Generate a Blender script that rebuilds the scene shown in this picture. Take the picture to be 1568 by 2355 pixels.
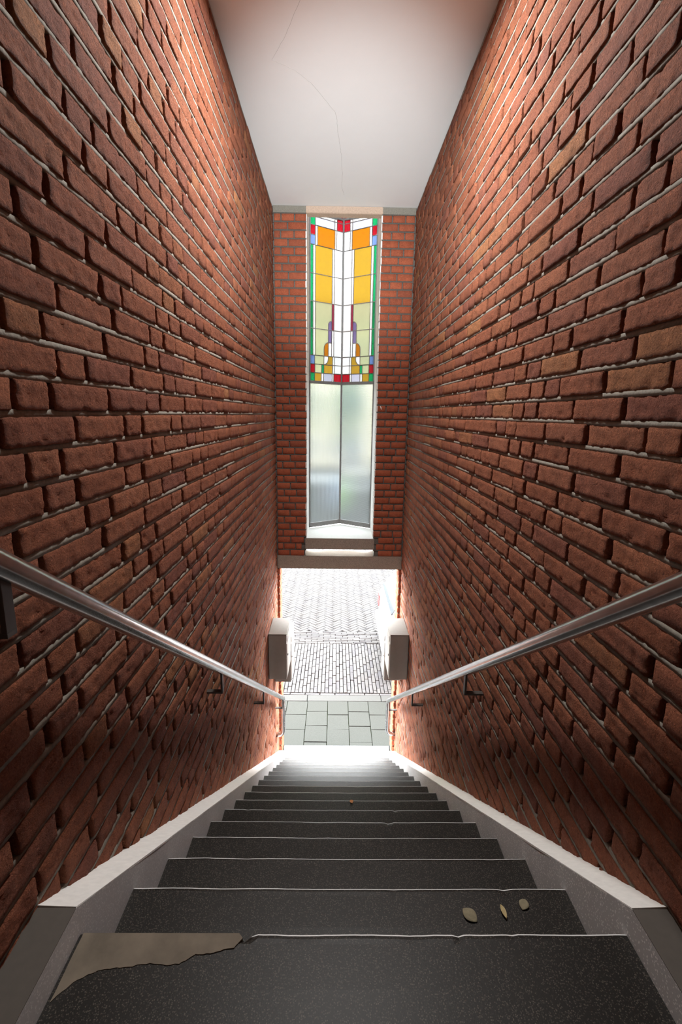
import bpy, bmesh, math, random
import numpy as np
from mathutils import Vector, Matrix, noise

for o in list(bpy.data.objects):
    bpy.data.objects.remove(o, do_unlink=True)
scene = bpy.context.scene
col = scene.collection
random.seed(7)

# ------------------------------------------------------------------ camera
CZ = 3.770                                   # camera height above the street
F_PX, PITCH, YAW, ROLL = 1091.52, 0.2034, 0.0119, 0.0146
def cam_axes():
    cp, sp = math.cos(PITCH), math.sin(PITCH)
    f, u, r = Vector((0, cp, -sp)), Vector((0, sp, cp)), Vector((1, 0, 0))
    Z = Matrix.Rotation(-YAW, 3, 'Z')
    f, u, r = Z @ f, Z @ u, Z @ r
    c, s = math.cos(ROLL), math.sin(ROLL)
    return c * r + s * u, -s * r + c * u, f
CR, CU, CF = cam_axes()
cam = bpy.data.cameras.new('camera')
cam.sensor_fit = 'HORIZONTAL'; cam.sensor_width = 36.0; cam.lens = F_PX / 1568 * 36.0
cam.clip_start = 0.02; cam.clip_end = 300
camo = bpy.data.objects.new('camera', cam); col.objects.link(camo)
m = Matrix((CR, CU, -CF)).transposed().to_4x4(); m.translation = (0, 0, CZ)
camo.matrix_world = m
scene.camera = camo

# ------------------------------------------------------------------ light
SKY = 50.0
w = bpy.data.worlds.new('overcast_sky'); scene.world = w; w.use_nodes = True
bg = w.node_tree.nodes['Background']
bg.inputs[0].default_value = (0.93, 0.97, 1.0, 1); bg.inputs[1].default_value = SKY
vs = scene.view_settings
vs.view_transform = 'Standard'; vs.look = 'None'; vs.gamma = 1.0; vs.use_curve_mapping = False
vs.exposure = 0.0

CL = (2.20, 62.0)                            # added ceiling fill lamp: place along the stairs, power
FL_Y, FL_H, FL_W = -.55, .80, 1350.0         # added standing spot on the landing, brightening the ceiling over the stairs: place, height, power

# ------------------------------------------------------------------ dimensions
XL, XR = -0.582, 0.678                       # brick faces of the two side walls
XC = 0.048
D = 4.608                                    # face of the wall at the foot of the stairs
ZC = CZ + 1.7805                             # ceiling
Y1, Z1, GO, RI = 0.7786, CZ - 1.0388, 0.2300, 0.16065
NST = 16
XSL, XSR = -0.507, 0.609                     # clear width between the skirtings
YB = -0.90                                   # back wall of the landing
TW = 0.20                                    # thickness of the street wall

# ------------------------------------------------------------------ helpers
def link(name, me, parent=None, mat=None):
    o = bpy.data.objects.new(name, me); col.objects.link(o)
    if parent: o.parent = parent
    if mat and isinstance(me, bpy.types.Mesh) and not me.materials: me.materials.append(mat)
    return o
def tag(o, label=None, cat=None, group=None, kind=None):
    if label: o['label'] = label
    if cat: o['category'] = cat
    if group: o['group'] = group
    if kind: o['kind'] = kind
    return o
def empty(name, loc=(0, 0, 0)):
    o = bpy.data.objects.new(name, None); col.objects.link(o); o.location = loc
    o.empty_display_size = 0.1
    return o
class MB:
    def __init__(s): s.bm = bmesh.new()
    def box(s, x0, x1, y0, y1, z0, z1, bev=0.0, seg=2):
        vs_ = [s.bm.verts.new((x, y, z)) for x in (x0, x1) for y in (y0, y1) for z in (z0, z1)]
        q = [(0, 1, 3, 2), (4, 6, 7, 5), (0, 4, 5, 1), (2, 3, 7, 6), (0, 2, 6, 4), (1, 5, 7, 3)]
        fs = [s.bm.faces.new([vs_[i] for i in a]) for a in q]
        if bev:
            es = list({e for f in fs for e in f.edges})
            bmesh.ops.bevel(s.bm, geom=es, offset=bev, segments=seg, affect='EDGES', profile=0.5)
        return s
    def prism(s, pts, axis, a0, a1):
        """extrude a 2-D outline along axis ('x': pts are y,z; 'y': x,z; 'z': x,y)"""
        def P(p, a):
            return {'x': (a, p[0], p[1]), 'y': (p[0], a, p[1]), 'z': (p[0], p[1], a)}[axis]
        A = [s.bm.verts.new(P(p, a0)) for p in pts]; B = [s.bm.verts.new(P(p, a1)) for p in pts]
        s.bm.faces.new(A); s.bm.faces.new(B[::-1])
        n = len(pts)
        for i in range(n): s.bm.faces.new((A[i], B[i], B[(i + 1) % n], A[(i + 1) % n]))
        return s
    def tube(s, pts, r, n=12, cap=True):
        pts = [Vector(p) for p in pts]; rings = []
        prev = None
        for i, p in enumerate(pts):
            t = (pts[min(i + 1, len(pts) - 1)] - pts[max(i - 1, 0)]).normalized()
            if prev is None:
                a = Vector((0, 0, 1)) if abs(t.z) < .9 else Vector((1, 0, 0))
                nx = t.cross(a).normalized()
            else:
                nx = (prev - t * prev.dot(t)).normalized()
            prev = nx; ny = t.cross(nx)
            rr = r[i] if isinstance(r, (list, tuple)) else r
            rings.append([s.bm.verts.new(p + rr * (math.cos(2 * math.pi * k / n) * nx + math.sin(2 * math.pi * k / n) * ny)) for k in range(n)])
        for a, b in zip(rings, rings[1:]):
            for k in range(n): s.bm.faces.new((a[k], a[(k + 1) % n], b[(k + 1) % n], b[k]))
        if cap: s.bm.faces.new(rings[0][::-1]); s.bm.faces.new(rings[-1])
        return s
    def build(s, name, mat, parent=None, smooth=False, loc=None):
        bmesh.ops.recalc_face_normals(s.bm, faces=s.bm.faces)
        me = bpy.data.meshes.new(name); s.bm.to_mesh(me); s.bm.free()
        if smooth:
            for p in me.polygons: p.use_smooth = True
        o = link(name, me, parent, mat)
        if loc: o.location = loc
        return o

# ------------------------------------------------------------------ materials
def new_mat(name):
    mt = bpy.data.materials.new(name); mt.use_nodes = True
    nt = mt.node_tree; b = nt.nodes['Principled BSDF']
    return mt, nt, b
def N(nt, typ, **kw):
    n = nt.nodes.new(typ)
    for k, v in kw.items():
        if k in n.inputs: n.inputs[k].default_value = v
        else: setattr(n, k, v)
    return n
def L(nt, a, b): nt.links.new(a, b)
def pos(nt): return N(nt, 'ShaderNodeNewGeometry').outputs['Position']
def ramp(nt, fac, stops):
    r = nt.nodes.new('ShaderNodeValToRGB'); e = r.color_ramp.elements
    while len(e) > 1: e.remove(e[-1])
    e[0].position = stops[0][0]; e[0].color = (*stops[0][1], 1)
    for p, c in stops[1:]:
        x = e.new(p); x.color = (*c, 1)
    L(nt, fac, r.inputs[0]); return r.outputs[0]
def math_(nt, op, a, b=None):
    n = N(nt, 'ShaderNodeMath', operation=op)
    for i, v in enumerate((a, b)):
        if v is None: continue
        if isinstance(v, (int, float)): n.inputs[i].default_value = v
        else: L(nt, v, n.inputs[i])
    return n.outputs[0]
def mixc(nt, fac, a, b, mode='MIX'):
    n = nt.nodes.new('ShaderNodeMix'); n.data_type = 'RGBA'; n.blend_type = mode
    for s, v in ((0, fac), (6, a), (7, b)):
        if isinstance(v, (int, float)): n.inputs[s].default_value = v
        elif isinstance(v, tuple): n.inputs[s].default_value = (*v, 1)
        else: L(nt, v, n.inputs[s])
    return n.outputs[2]
def noise_(nt, scale, detail=4, rough=.6, vec=None, dist=0):
    n = N(nt, 'ShaderNodeTexNoise', Scale=scale, Detail=detail, Roughness=rough, Distortion=dist)
    L(nt, vec if vec is not None else pos(nt), n.inputs['Vector']); return n.outputs[0]
def bump(nt, b, h, strength, dist):
    n = N(nt, 'ShaderNodeBump', Strength=strength, Distance=dist)
    L(nt, h, n.inputs['Height']); L(nt, n.outputs[0], b.inputs['Normal'])

def plain(name, c, rough=.6, metal=0, spec=.5, grain=0.0, gscale=60, bmp=0.0):
    mt, nt, b = new_mat(name)
    b.inputs['Roughness'].default_value = rough; b.inputs['Metallic'].default_value = metal
    b.inputs['Specular IOR Level'].default_value = spec
    if grain:
        n = noise_(nt, gscale, 5)
        cc = ramp(nt, n, [(.25, tuple(x * (1 - grain) for x in c)), (.75, tuple(min(1, x * (1 + grain)) for x in c))])
        L(nt, cc, b.inputs['Base Color'])
        if bmp: bump(nt, b, n, bmp, .003)
    else:
        b.inputs['Base Color'].default_value = (*c, 1)
    return mt

def brick_mat(name, stops, relief=1.0, rough=.85, mott=.35):
    mt, nt, b = new_mat(name)
    at = N(nt, 'ShaderNodeAttribute', attribute_name='rnd')
    oi = N(nt, 'ShaderNodeObjectInfo')
    rnd = math_(nt, 'FRACT', math_(nt, 'ADD', at.outputs['Fac'], oi.outputs['Random']))
    base = ramp(nt, rnd, stops)
    # large soft mottling, dark pits, pale mineral bloom
    mo = noise_(nt, 26, 3, .6)
    base = mixc(nt, mott, base, ramp(nt, mo, [(.3, (.45, .42, .42)), (.7, (1.45, 1.35, 1.25))]), 'MULTIPLY')
    fine = noise_(nt, 190, 6, .72, dist=.6)
    base = mixc(nt, 1.0, base, ramp(nt, fine, [(.28, (.25, .20, .20)), (.44, (.92, .90, .90)), (.60, (1.12, 1.1, 1.08)), (.70, (2.0, 2.0, 2.0))]), 'MULTIPLY')
    L(nt, base, b.inputs['Base Color'])
    b.inputs['Roughness'].default_value = rough; b.inputs['Specular IOR Level'].default_value = .2
    crease = noise_(nt, 85, 6, .68, dist=1.8)
    h = math_(nt, 'ADD', math_(nt, 'MULTIPLY', crease, .75), math_(nt, 'MULTIPLY', fine, .9))
    bump(nt, b, h, relief, .016)
    return mt

M = {}
M['brick_side'] = brick_mat('brick_red_brown', [(0, (.37, .128, .070)), (.22, (.45, .165, .090)), (.45, (.41, .147, .082)), (.62, (.35, .128, .086)), (.8, (.48, .185, .100)), (.93, (.42, .150, .082)), (.97, (.52, .235, .11)), (1, (.39, .137, .078))])
M['brick_end'] = brick_mat('brick_orange_red', [(0, (.33, .088, .044)), (.4, (.39, .110, .056)), (.7, (.29, .085, .048)), (1, (.37, .105, .054))], relief=.45, mott=.25)
M['mortar_bed'] = plain('mortar_bed', (.225, .205, .170), .95, grain=.25, gscale=120, bmp=.5)
M['mortar_back'] = plain('mortar_dark', (.13, .115, .10), .95, grain=.25, gscale=120, bmp=.5)
M['plaster'] = plain('white_plaster', (.84, .83, .815), .9, grain=.012, gscale=6)
M['crack'] = plain('hairline_crack', (.45, .43, .41), .9)
M['concrete'] = plain('rough_concrete', (.27, .225, .185), .9, grain=.45, gscale=170, bmp=.8)
M['stone_head'] = plain('window_head_stone', (.52, .38, .29), .9, grain=.2, gscale=90, bmp=.5)
M['sill'] = plain('pale_sill', (.74, .74, .72), .7, grain=.06, gscale=40)
M['reveal'] = plain('reveal_paint', (.78, .76, .73), .8, grain=.1, gscale=60)
M['lead'] = plain('lead_came', (.22, .20, .19), .6, grain=.3, gscale=120)
M['frame'] = plain('dusty_steel_frame', (.20, .195, .19), .7, grain=.45, gscale=220, bmp=.6)
M['steel'] = plain('worn_steel_tube', (.52, .52, .525), .22, metal=1.0, grain=.15, gscale=35)
M['iron'] = plain('dark_iron', (.05, .042, .036), .5)
M['box_body'] = plain('grey_brown_sheet_metal', (.24, .215, .19), .55, grain=.05, gscale=30)
M['box_dark'] = plain('lock_metal', (.09, .085, .08), .4, metal=.8)

def terrazzo(name, base, chip, lo, hi, rough, scale=230):
    mt, nt, b = new_mat(name)
    v = N(nt, 'ShaderNodeTexVoronoi', Scale=scale, Randomness=1.0); L(nt, pos(nt), v.inputs['Vector'])
    spk = N(nt, 'ShaderNodeSeparateColor'); L(nt, v.outputs['Color'], spk.inputs[0])
    near = math_(nt, 'LESS_THAN', v.outputs['Distance'], .42)
    big = noise_(nt, 3.0, 3)
    sel = math_(nt, 'MULTIPLY', near, ramp_val(nt, spk.outputs[0], lo, hi))
    c = mixc(nt, sel, base, chip)
    c = mixc(nt, .35, c, ramp(nt, big, [(.3, (.75, .73, .70)), (.7, (1.25, 1.22, 1.18))]), 'MULTIPLY')
    L(nt, c, b.inputs['Base Color'])
    b.inputs['Roughness'].default_value = rough; b.inputs['Specular IOR Level'].default_value = .22
    n = noise_(nt, 300, 3)
    bump(nt, b, n, .10, .0015)
    return mt
def ramp_val(nt, fac, lo, hi):
    n = N(nt, 'ShaderNodeMapRange'); n.inputs[1].default_value = lo; n.inputs[2].default_value = hi
    L(nt, fac, n.inputs[0]); return n.outputs[0]
M['terrazzo'] = terrazzo('dark_terrazzo', (.0115, .0094, .0076), (.085, .073, .060), .30, 1.0, .46, 330)
M['terrazzo_skirt'] = terrazzo('grey_terrazzo', (.52, .518, .52), (.88, .87, .86), .3, .9, .5)
M['nosing'] = plain('nosing_edge_light', (.80, .80, .79), .45, grain=.12, gscale=70)  # pale colour stands for the doorway light caught by the step edges
M['cap'] = plain('lit_sloping_cap', (.80, .785, .75), .7, grain=.08, gscale=50)  # sloping skirting top, the light it faces put into its pale colour
M['level_cap'] = plain('shaded_level_cap', (.085, .072, .060), .8, grain=.08, gscale=60)  # level skirting top, its shade put into the dark brown colour
M['patch'] = plain('cement_repair', (.165, .135, .10), .85, grain=.3, gscale=14, bmp=.2)
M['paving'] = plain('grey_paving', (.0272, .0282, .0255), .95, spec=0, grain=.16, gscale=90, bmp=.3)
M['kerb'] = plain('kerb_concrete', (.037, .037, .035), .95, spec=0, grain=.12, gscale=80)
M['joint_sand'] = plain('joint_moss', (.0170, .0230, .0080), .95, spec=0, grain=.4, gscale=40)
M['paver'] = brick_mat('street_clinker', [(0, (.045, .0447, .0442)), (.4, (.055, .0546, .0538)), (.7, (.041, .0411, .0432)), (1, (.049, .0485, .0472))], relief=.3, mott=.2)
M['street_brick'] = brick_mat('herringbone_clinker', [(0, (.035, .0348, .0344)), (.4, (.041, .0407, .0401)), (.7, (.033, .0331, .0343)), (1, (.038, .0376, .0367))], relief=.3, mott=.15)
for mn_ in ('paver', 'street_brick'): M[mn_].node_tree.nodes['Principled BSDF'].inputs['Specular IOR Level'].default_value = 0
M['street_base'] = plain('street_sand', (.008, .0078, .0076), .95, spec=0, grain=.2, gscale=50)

# ------------------------------------------------------------------ bricks
def brick_verts(Lh, Hh, dep, seed, nx, ny, amp, rnd_corner):
    """front face at +y (y=0 is nominal face), sides run back to -dep; returns verts, faces"""
    V, Fc = [], []
    off = Vector((seed * 3.17, seed * 1.91, seed * .77))
    xs = np.linspace(-Lh, Lh, nx + 1); zs = np.linspace(-Hh, Hh, ny + 1)
    # crowd the outermost rows against the rim so that it reads as a worn rounded edge
    xs[1] = -Lh + rnd_corner; xs[-2] = Lh - rnd_corner
    zs[1] = -Hh + rnd_corner * .8; zs[-2] = Hh - rnd_corner * .8
    for j, z in enumerate(zs):
        for i, x in enumerate(xs):
            p = Vector((x * 22, z * 22, 0)) + off
            n1 = noise.noise(p) * .5 + noise.noise(p * 2.7) * .45 + noise.noise(p * 6.1) * .45
            pit = max(0, noise.noise(p * 1.6 + Vector((7, 7, 7))) - .25) * 1.6
            y = amp * (n1 - pit)
            ex = (i in (0, nx)); ez = (j in (0, ny))
            xx, zz = x, z
            wob = noise.noise(Vector((x * 45, z * 45, 5)) + off) * .0022
            if ex or ez: y -= rnd_corner * .75
            if ex: xx += -math.copysign(abs(wob), x)
            if ez: zz += -math.copysign(abs(noise.noise(Vector((x * 40, 9, z * 40)) + off)) * .0028, z)
            if ex and ez: xx -= math.copysign(rnd_corner * .7, x); zz -= math.copysign(rnd_corner * .5, z)
            V.append((xx, y, zz))
    W_ = nx + 1
    for j in range(ny):
        for i in range(nx):
            a = j * W_ + i; Fc.append((a, a + W_, a + W_ + 1, a + 1))
    rim = [i for i in range(nx + 1)] + [j * W_ + nx for j in range(1, ny + 1)] + [ny * W_ + i for i in range(nx - 1, -1, -1)] + [j * W_ for j in range(ny - 1, 0, -1)]
    base = len(V)
    for r in rim: V.append((V[r][0], -dep, V[r][2]))
    n = len(rim)
    for k in range(n): Fc.append((rim[k], rim[(k + 1) % n], base + (k + 1) % n, base + k))
    return np.array(V), Fc
def mesh_from(name, V, Fc, mat, rnd=0.0, smooth=True):
    me = bpy.data.meshes.new(name); me.from_pydata([tuple(v) for v in V], [], Fc)
    a = me.attributes.new('rnd', 'FLOAT', 'POINT'); a.data.foreach_set('value', np.full(len(V), rnd, dtype=np.float32))
    me.materials.append(mat)
    if smooth: me.polygons.foreach_set('use_smooth', np.ones(len(me.polygons), dtype=bool))
    me.update(); return me
def join_stuff(name, items, mat, parent, smooth=True):
    """items: list of (V(Nx3 world), faces, rnd)"""
    vs_, loops, starts, tot, rn = [], [], [], [], []
    off = 0; ls = 0
    for V, Fc, r in items:
        vs_.append(V); rn.append(np.full(len(V), r, dtype=np.float32))
        for f in Fc:
            loops.extend([i + off for i in f]); starts.append(ls); tot.append(len(f)); ls += len(f)
        off += len(V)
    A = np.concatenate(vs_).astype(np.float32)
    me = bpy.data.meshes.new(name)
    me.vertices.add(len(A)); me.vertices.foreach_set('co', A.ravel())
    me.loops.add(len(loops)); me.loops.foreach_set('vertex_index', np.array(loops, dtype=np.int32))
    me.polygons.add(len(starts)); me.polygons.foreach_set('loop_start', np.array(starts, dtype=np.int32)); me.polygons.foreach_set('loop_total', np.array(tot, dtype=np.int32))
    me.update(calc_edges=True); me.validate()
    a = me.attributes.new('rnd', 'FLOAT', 'POINT'); a.data.foreach_set('value', np.concatenate(rn))
    if smooth: me.polygons.foreach_set('use_smooth', np.ones(len(me.polygons), dtype=bool))
    me.materials.append(mat)
    o = link(name, me, parent); o['kind'] = 'stuff'
    return o
def rotz(V, th):
    c, s = round(math.cos(th)), round(math.sin(th))
    out = V.copy(); out[:, 0] = V[:, 0] * c - V[:, 1] * s; out[:, 1] = V[:, 0] * s + V[:, 1] * c
    return out
def project(p):
    d = Vector(p) - Vector((0, 0, CZ)); z = d.dot(CF)
    if z < .15: return None
    return 784 + F_PX * d.dot(CR) / z, 1177.5 - F_PX * d.dot(CU) / z
def shown_area(quad):
    """picture area of a quad clipped roughly to the frame (0 when out of view)"""
    q = [project(p) for p in quad]
    if any(a is None for a in q): return 0
    cx = sum(a[0] for a in q) / 4; cy = sum(a[1] for a in q) / 4
    if not (-30 < cx < 1598 and -30 < cy < 2385): return 0
    return abs(sum(q[i][0] * q[(i + 1) % 4][1] - q[(i + 1) % 4][0] * q[i][1] for i in range(4))) / 2

PITCHZ = 0.0681; BH = PITCHZ - .0115; DEP = .034
ST, HE = .238, .104
variants = {}
for k in range(10): variants[('s', k)] = brick_verts(.5 * ST, .5 * BH, DEP, k + 1, 26, 9, .0042, .0030)
for k in range(6): variants[('h', k)] = brick_verts(.5 * HE, .5 * BH, DEP, k + 31, 13, 9, .0038, .0030)
low = {}
for k in range(8): low[('s', k)] = brick_verts(.5 * ST, .5 * BH, DEP, k + 51, 9, 5, .0036, .0032)
for k in range(5): low[('h', k)] = brick_verts(.5 * HE, .5 * BH, DEP, k + 71, 6, 5, .003, .0032)
vmesh = {key: mesh_from('brick', V, Fc, M['brick_side']) for key, (V, Fc) in variants.items()}

def skirt_top(y):                             # height of the skirting top along the stairs
    return Z1 + .068 - max(0, y - Y1 + .01) * RI / GO

def side_wall(name, xf, th, z_joint, seed, y_from, label_obj):
    rg = random.Random(seed)
    sgn = 1 if th < 0 else -1                 # direction the wall faces along x
    k0 = math.floor((0.0 - z_joint) / PITCHZ); k1 = math.ceil((ZC - z_joint) / PITCHZ)
    bricks = []; prev = []
    for k in range(k0, k1):
        zc_ = z_joint + (k + .5) * PITCHZ
        y = y_from - rg.random() * .25; joints = []; run = 0
        while y < D + .02:
            best = None
            for _ in range(8):
                t = 'h' if (rg.random() < .36 or run >= 3) else 's'
                ln = (HE if t == 'h' else ST) * rg.uniform(.965, 1.02)
                e = y + ln + .006
                dist = min((abs(e - p) for p in prev), default=1)
                if best is None or dist > best[0]: best = (dist, t, ln)
                if dist > .045: break
            _, t, ln = best
            run = run + 1 if t == 's' else 0
            gap = rg.uniform(.0125, .0180)
            y0, y1 = y, min(y + ln, D + .004)
            if y1 - y0 > .03 and zc_ + .5 * BH > skirt_top(min(y1, D)) - .09:
                bricks.append((.5 * (y0 + y1), zc_ + rg.uniform(-.0012, .0012), y1 - y0, t, rg.uniform(-.003, .0035), rg.uniform(-.012, .012)))
            y += ln + gap; joints.append(y - gap / 2)
        prev = joints
    # drop bricks wholly above the ceiling, clip the top row
    bricks = [b for b in bricks if b[1] < ZC + .01]
    def quad(b):
        yc, zc_, ln = b[0], b[1], b[2]
        return [(xf, yc - ln / 2, zc_ - BH / 2), (xf, yc + ln / 2, zc_ - BH / 2), (xf, yc + ln / 2, zc_ + BH / 2), (xf, yc - ln / 2, zc_ + BH / 2)]
    order = sorted(range(len(bricks)), key=lambda i: -shown_area(quad(bricks[i])))
    near = set(order[:300])
    items = []
    for i, (yc, zc_, ln, t, dx, tilt) in enumerate(bricks):
        full = ST if t == 's' else HE
        if i in near:
            key = (t, rg.randrange(10 if t == 's' else 6))
            o = bpy.data.objects.new('brick', vmesh[key]); col.objects.link(o); o.parent = label_obj
            flip = rg.random() < .5
            o.location = (xf + sgn * dx, yc, zc_); o.rotation_euler = (0, math.pi if False else 0, th)
            o.scale = ((-1 if False else 1) * ln / full, 1, 1)
        else:
            key = (t, rg.randrange(8 if t == 's' else 5)); V, Fc = low[key]
            Vv = V.copy(); Vv[:, 0] *= ln / full; Vv = rotz(Vv, th)
            items.append((Vv + np.array([xf + sgn * dx, yc, zc_]), Fc, rg.random()))
    join_stuff('brickwork', items, M['brick_side'], label_obj)
    # bed joints: a slightly wavy strip for every course, set back a little behind the bricks
    jb = []
    ys = np.arange(y_from - .05, D + .02, .12)
    for k in range(k0, k1 + 1):
        z = z_joint + k * PITCHZ
        V = []; Fc = []
        for yy in ys:
            if False: pass
            d_ = -.0026 + noise.noise(Vector((yy * 7, k * 1.7, seed))) * .0012
            h0 = .0070 + noise.noise(Vector((yy * 5, k * 2.3, seed + 4))) * .001
            V += [(xf + sgn * (-DEP), yy, z - h0), (xf + sgn * d_, yy, z - h0), (xf + sgn * (d_ - .0006), yy, z + h0), (xf + sgn * (-DEP), yy, z + h0)]
        for i in range(len(ys) - 1):
            a = i * 4; b_ = a + 4
            for q in range(3): Fc.append((a + q, b_ + q, b_ + q + 1, a + q + 1))
        jb.append((np.array(V), Fc, 0.0))
    join_stuff('bed_mortar', jb, M['mortar_bed'], label_obj, smooth=False)

def wall_slab(name, boxes, mat, label, kind='structure'):
    mb = MB()
    for b in boxes: mb.box(*b)
    o = mb.build(name, mat); tag(o, label, 'wall', kind=kind); return o
H_TOP = ZC + .35
wl = wall_slab('wall_left', [(XL - .30, XL - .030, YB, D + TW, -.2, H_TOP)], M['mortar_back'], 'tall red brick wall left of the stairs with deep dark head joints')
side_wall('wall_left', XL, -math.pi / 2, CZ - .143, 11, -.9, wl)
wr = wall_slab('wall_right', [(XR + .030, XR + .30, YB, D + TW, -.2, H_TOP)], M['mortar_back'], 'tall red brick wall right of the stairs with deep dark head joints')
side_wall('wall_right', XR, math.pi / 2, CZ - .2852, 23, -.9, wr)

# plain brick facing of the landing behind the camera
# ------------------------------------------------------------------ ceiling
ce = MB().box(XL - .30, XR + .30, YB, D + .012, ZC, ZC + .2).build('ceiling', M['plaster'])
tag(ce, 'white plastered ceiling with a hairline crack', 'ceiling', kind='structure')
pts = [(-.183, 2.501), (-.267, 2.699), (-.356, 2.867), (-.30, 2.90), (-.239, 2.943), (-.163, 3.031), (-.083, 3.184), (-.03, 3.29), (-.020, 3.36), (-.017, 3.475), (-.002, 3.62), (.012, 3.788), (.021, 4.036), (.020, 4.247), (.043, 4.416)]
fine_pts = []
for a, b in zip(pts, pts[1:]):
    for t in np.linspace(0, 1, 6, endpoint=False):
        x = a[0] + (b[0] - a[0]) * t; y = a[1] + (b[1] - a[1]) * t
        fine_pts.append((x + noise.noise(Vector((x * 60, y * 60, 1))) * .004, y, ZC))
MB().tube(fine_pts, .0007, 5).build('crack', M['crack'], ce)

# ------------------------------------------------------------------ wall at the foot of the stairs
WX0, WX1 = -.287, .379                        # window opening
ZS_T, ZS_B = CZ - 1.220, CZ - 1.333           # sill slab
ZL_T, ZL_B = CZ - 1.405, CZ - 1.540           # door lintel
ZH_T, ZH_B = CZ + 1.765, CZ + 1.721           # window head
ZTOPW = CZ + 1.99
DJL, DJR = -.560, .653                        # door jamb faces
wf = wall_slab('wall_front', [
    (XL - .024, WX0 - .012, D + .016, D + TW, ZL_B, H_TOP), (WX1 + .012, XR + .024, D + .016, D + TW, ZL_B, H_TOP),
    (XL - .024, DJL - .006, D + .012, D + TW, 0, ZL_B), (DJR + .006, XR + .024, D + .012, D + TW, 0, ZL_B)],
    M['mortar_back'], 'brick wall at the foot of the stairs with tall window above the doorway')
rg = random.Random(5)
vend = {}
def end_brick(x0, x1, zc_, hh=None):
    ln = x1 - x0
    key = (round(ln, 2), rg.randrange(4))
    if key not in vend:
        V, Fc = brick_verts(.5 * key[0], .5 * BH, .02, rg.randrange(900), 6, 4, .0022, .003)
        vend[key] = mesh_from('brick', V, Fc, M['brick_end'])
    o = bpy.data.objects.new('brick', vend[key]); col.objects.link(o); o.parent = wf
    o.location = ((x0 + x1) / 2, D + rg.uniform(-.002, .003), zc_); o.rotation_euler = (0, 0, math.pi)
    o.scale = (ln / key[0], 1, 1)
z = CZ + 1.722; row = 0
while z - PITCHZ > ZL_T - .03:
    zc_ = z - PITCHZ / 2
    j = rg.uniform(-.008, .008)
    lx0, lx1 = XL + .004, WX0 + rg.uniform(-.004, .006)
    rx0, rx1 = WX1 + rg.uniform(-.006, .004), XR - .004
    if zc_ < ZS_T + .02: lx1 = WX0 - .045 if row % 2 == 0 else WX0 - .02; rx0 = WX1 + .03 + .02 * (row % 2)
    if row % 2 == 0:
        cl = [.065 + j, .185 + j]; cr = [.088 + j, .205 + j]
    else:
        cl = [.130 + j]; cr = [.155 + j]
    for (a, b, cuts) in ((lx0, lx1, cl), (rx0, rx1, cr)):
        e = [a] + [a + c for c in cuts if a + c < b - .03] + [b]
        for p, q in zip(e, e[1:]): end_brick(p + .005, q - .005, zc_)
    z -= PITCHZ; row += 1
# narrow brick nibs beside the doorway, one piece per course, running through the wall
nib = {}
z = ZL_B - .004; k = 0
while z - PITCHZ > .02:
    for side, (a, b) in (('l', (XL - .02, DJL)), ('r', (DJR, XR + .02))):
        v = (side, k % 4)
        if v not in nib:
            mb = MB(); e = rg.uniform(-.004, .004)
            mb.box(a - .0, b + e if side == 'l' else b, D, D + TW, -BH / 2, BH / 2) if side == 'l' else mb.box(a + e, b, D, D + TW, -BH / 2, BH / 2)
            bmesh.ops.bevel(mb.bm, geom=list(mb.bm.edges), offset=.005, segments=2, affect='EDGES')
            bmesh.ops.recalc_face_normals(mb.bm, faces=mb.bm.faces)
            me = bpy.data.meshes.new('brick'); mb.bm.to_mesh(me); mb.bm.free(); me.materials.append(M['brick_end']); nib[v] = me
        o = bpy.data.objects.new('brick', nib[v]); col.objects.link(o); o.parent = wf
        o.location = (0, rg.uniform(-.002, .003), z - PITCHZ / 2)
    z -= PITCHZ; k += 1
jm = MB()
zz = CZ + 1.722
while zz > ZL_T - .02:
    jm.box(XL - .01, WX0 - .004, D + .006, D + .03, zz - .007, zz + .007); jm.box(WX1 + .004, XR + .01, D + .006, D + .03, zz - .007, zz + .007)
    zz -= PITCHZ
o = jm.build('bed_mortar', plain('end_wall_mortar', (.10, .088, .076), .95, grain=.3, gscale=130, bmp=.4), wf); o['kind'] = 'stuff'
MB().box(XL + .001, WX0 - .002, D - .001, D + .03, CZ + 1.724, ZC, .003).build('mortar_strip', M['mortar_bed'], wf)
MB().box(WX1 + .002, XR - .001, D - .001, D + .03, CZ + 1.724, ZC, .003).build('mortar_strip', M['mortar_bed'], wf)
for x0, x1 in ((WX0 - .14, WX0 - .05), (WX1 + .05, WX1 + .10)):
    pass
# lintel, sill, head
def rough_box(x0, x1, y0, y1, z0, z1, amp, n=24):
    mb = MB(); mb.box(x0, x1, y0, y1, z0, z1)
    bmesh.ops.subdivide_edges(mb.bm, edges=[e for e in mb.bm.edges if abs(e.verts[0].co.x - e.verts[1].co.x) > .3], cuts=n, use_grid_fill=True)
    bmesh.ops.bevel(mb.bm, geom=[e for e in mb.bm.edges if e.calc_face_angle(0) > 1], offset=.004, segments=2, affect='EDGES')
    for v in mb.bm.verts:
        p = v.co * 18
        v.co.z += noise.noise(p) * amp; v.co.y += noise.noise(p + Vector((9, 3, 1))) * amp
    return mb
lt = rough_box(XL + .001, XR - .001, D - .006, D + TW, ZL_B, ZL_T, .0016).build('trim_1', M['concrete'])
tag(lt, 'brown concrete lintel spanning the doorway', 'lintel', kind='structure')
sl = rough_box(WX0 - .012, WX1 + .012, D - .012, D + .06, ZS_B, ZS_T - .003, .0018).build('trim_2', M['concrete'])
tag(sl, 'rough concrete edge of the window sill above the light slot', 'sill', kind='structure')
YG0, YG1 = 5.03, 5.25                         # window: side stiles and projecting apex
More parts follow.
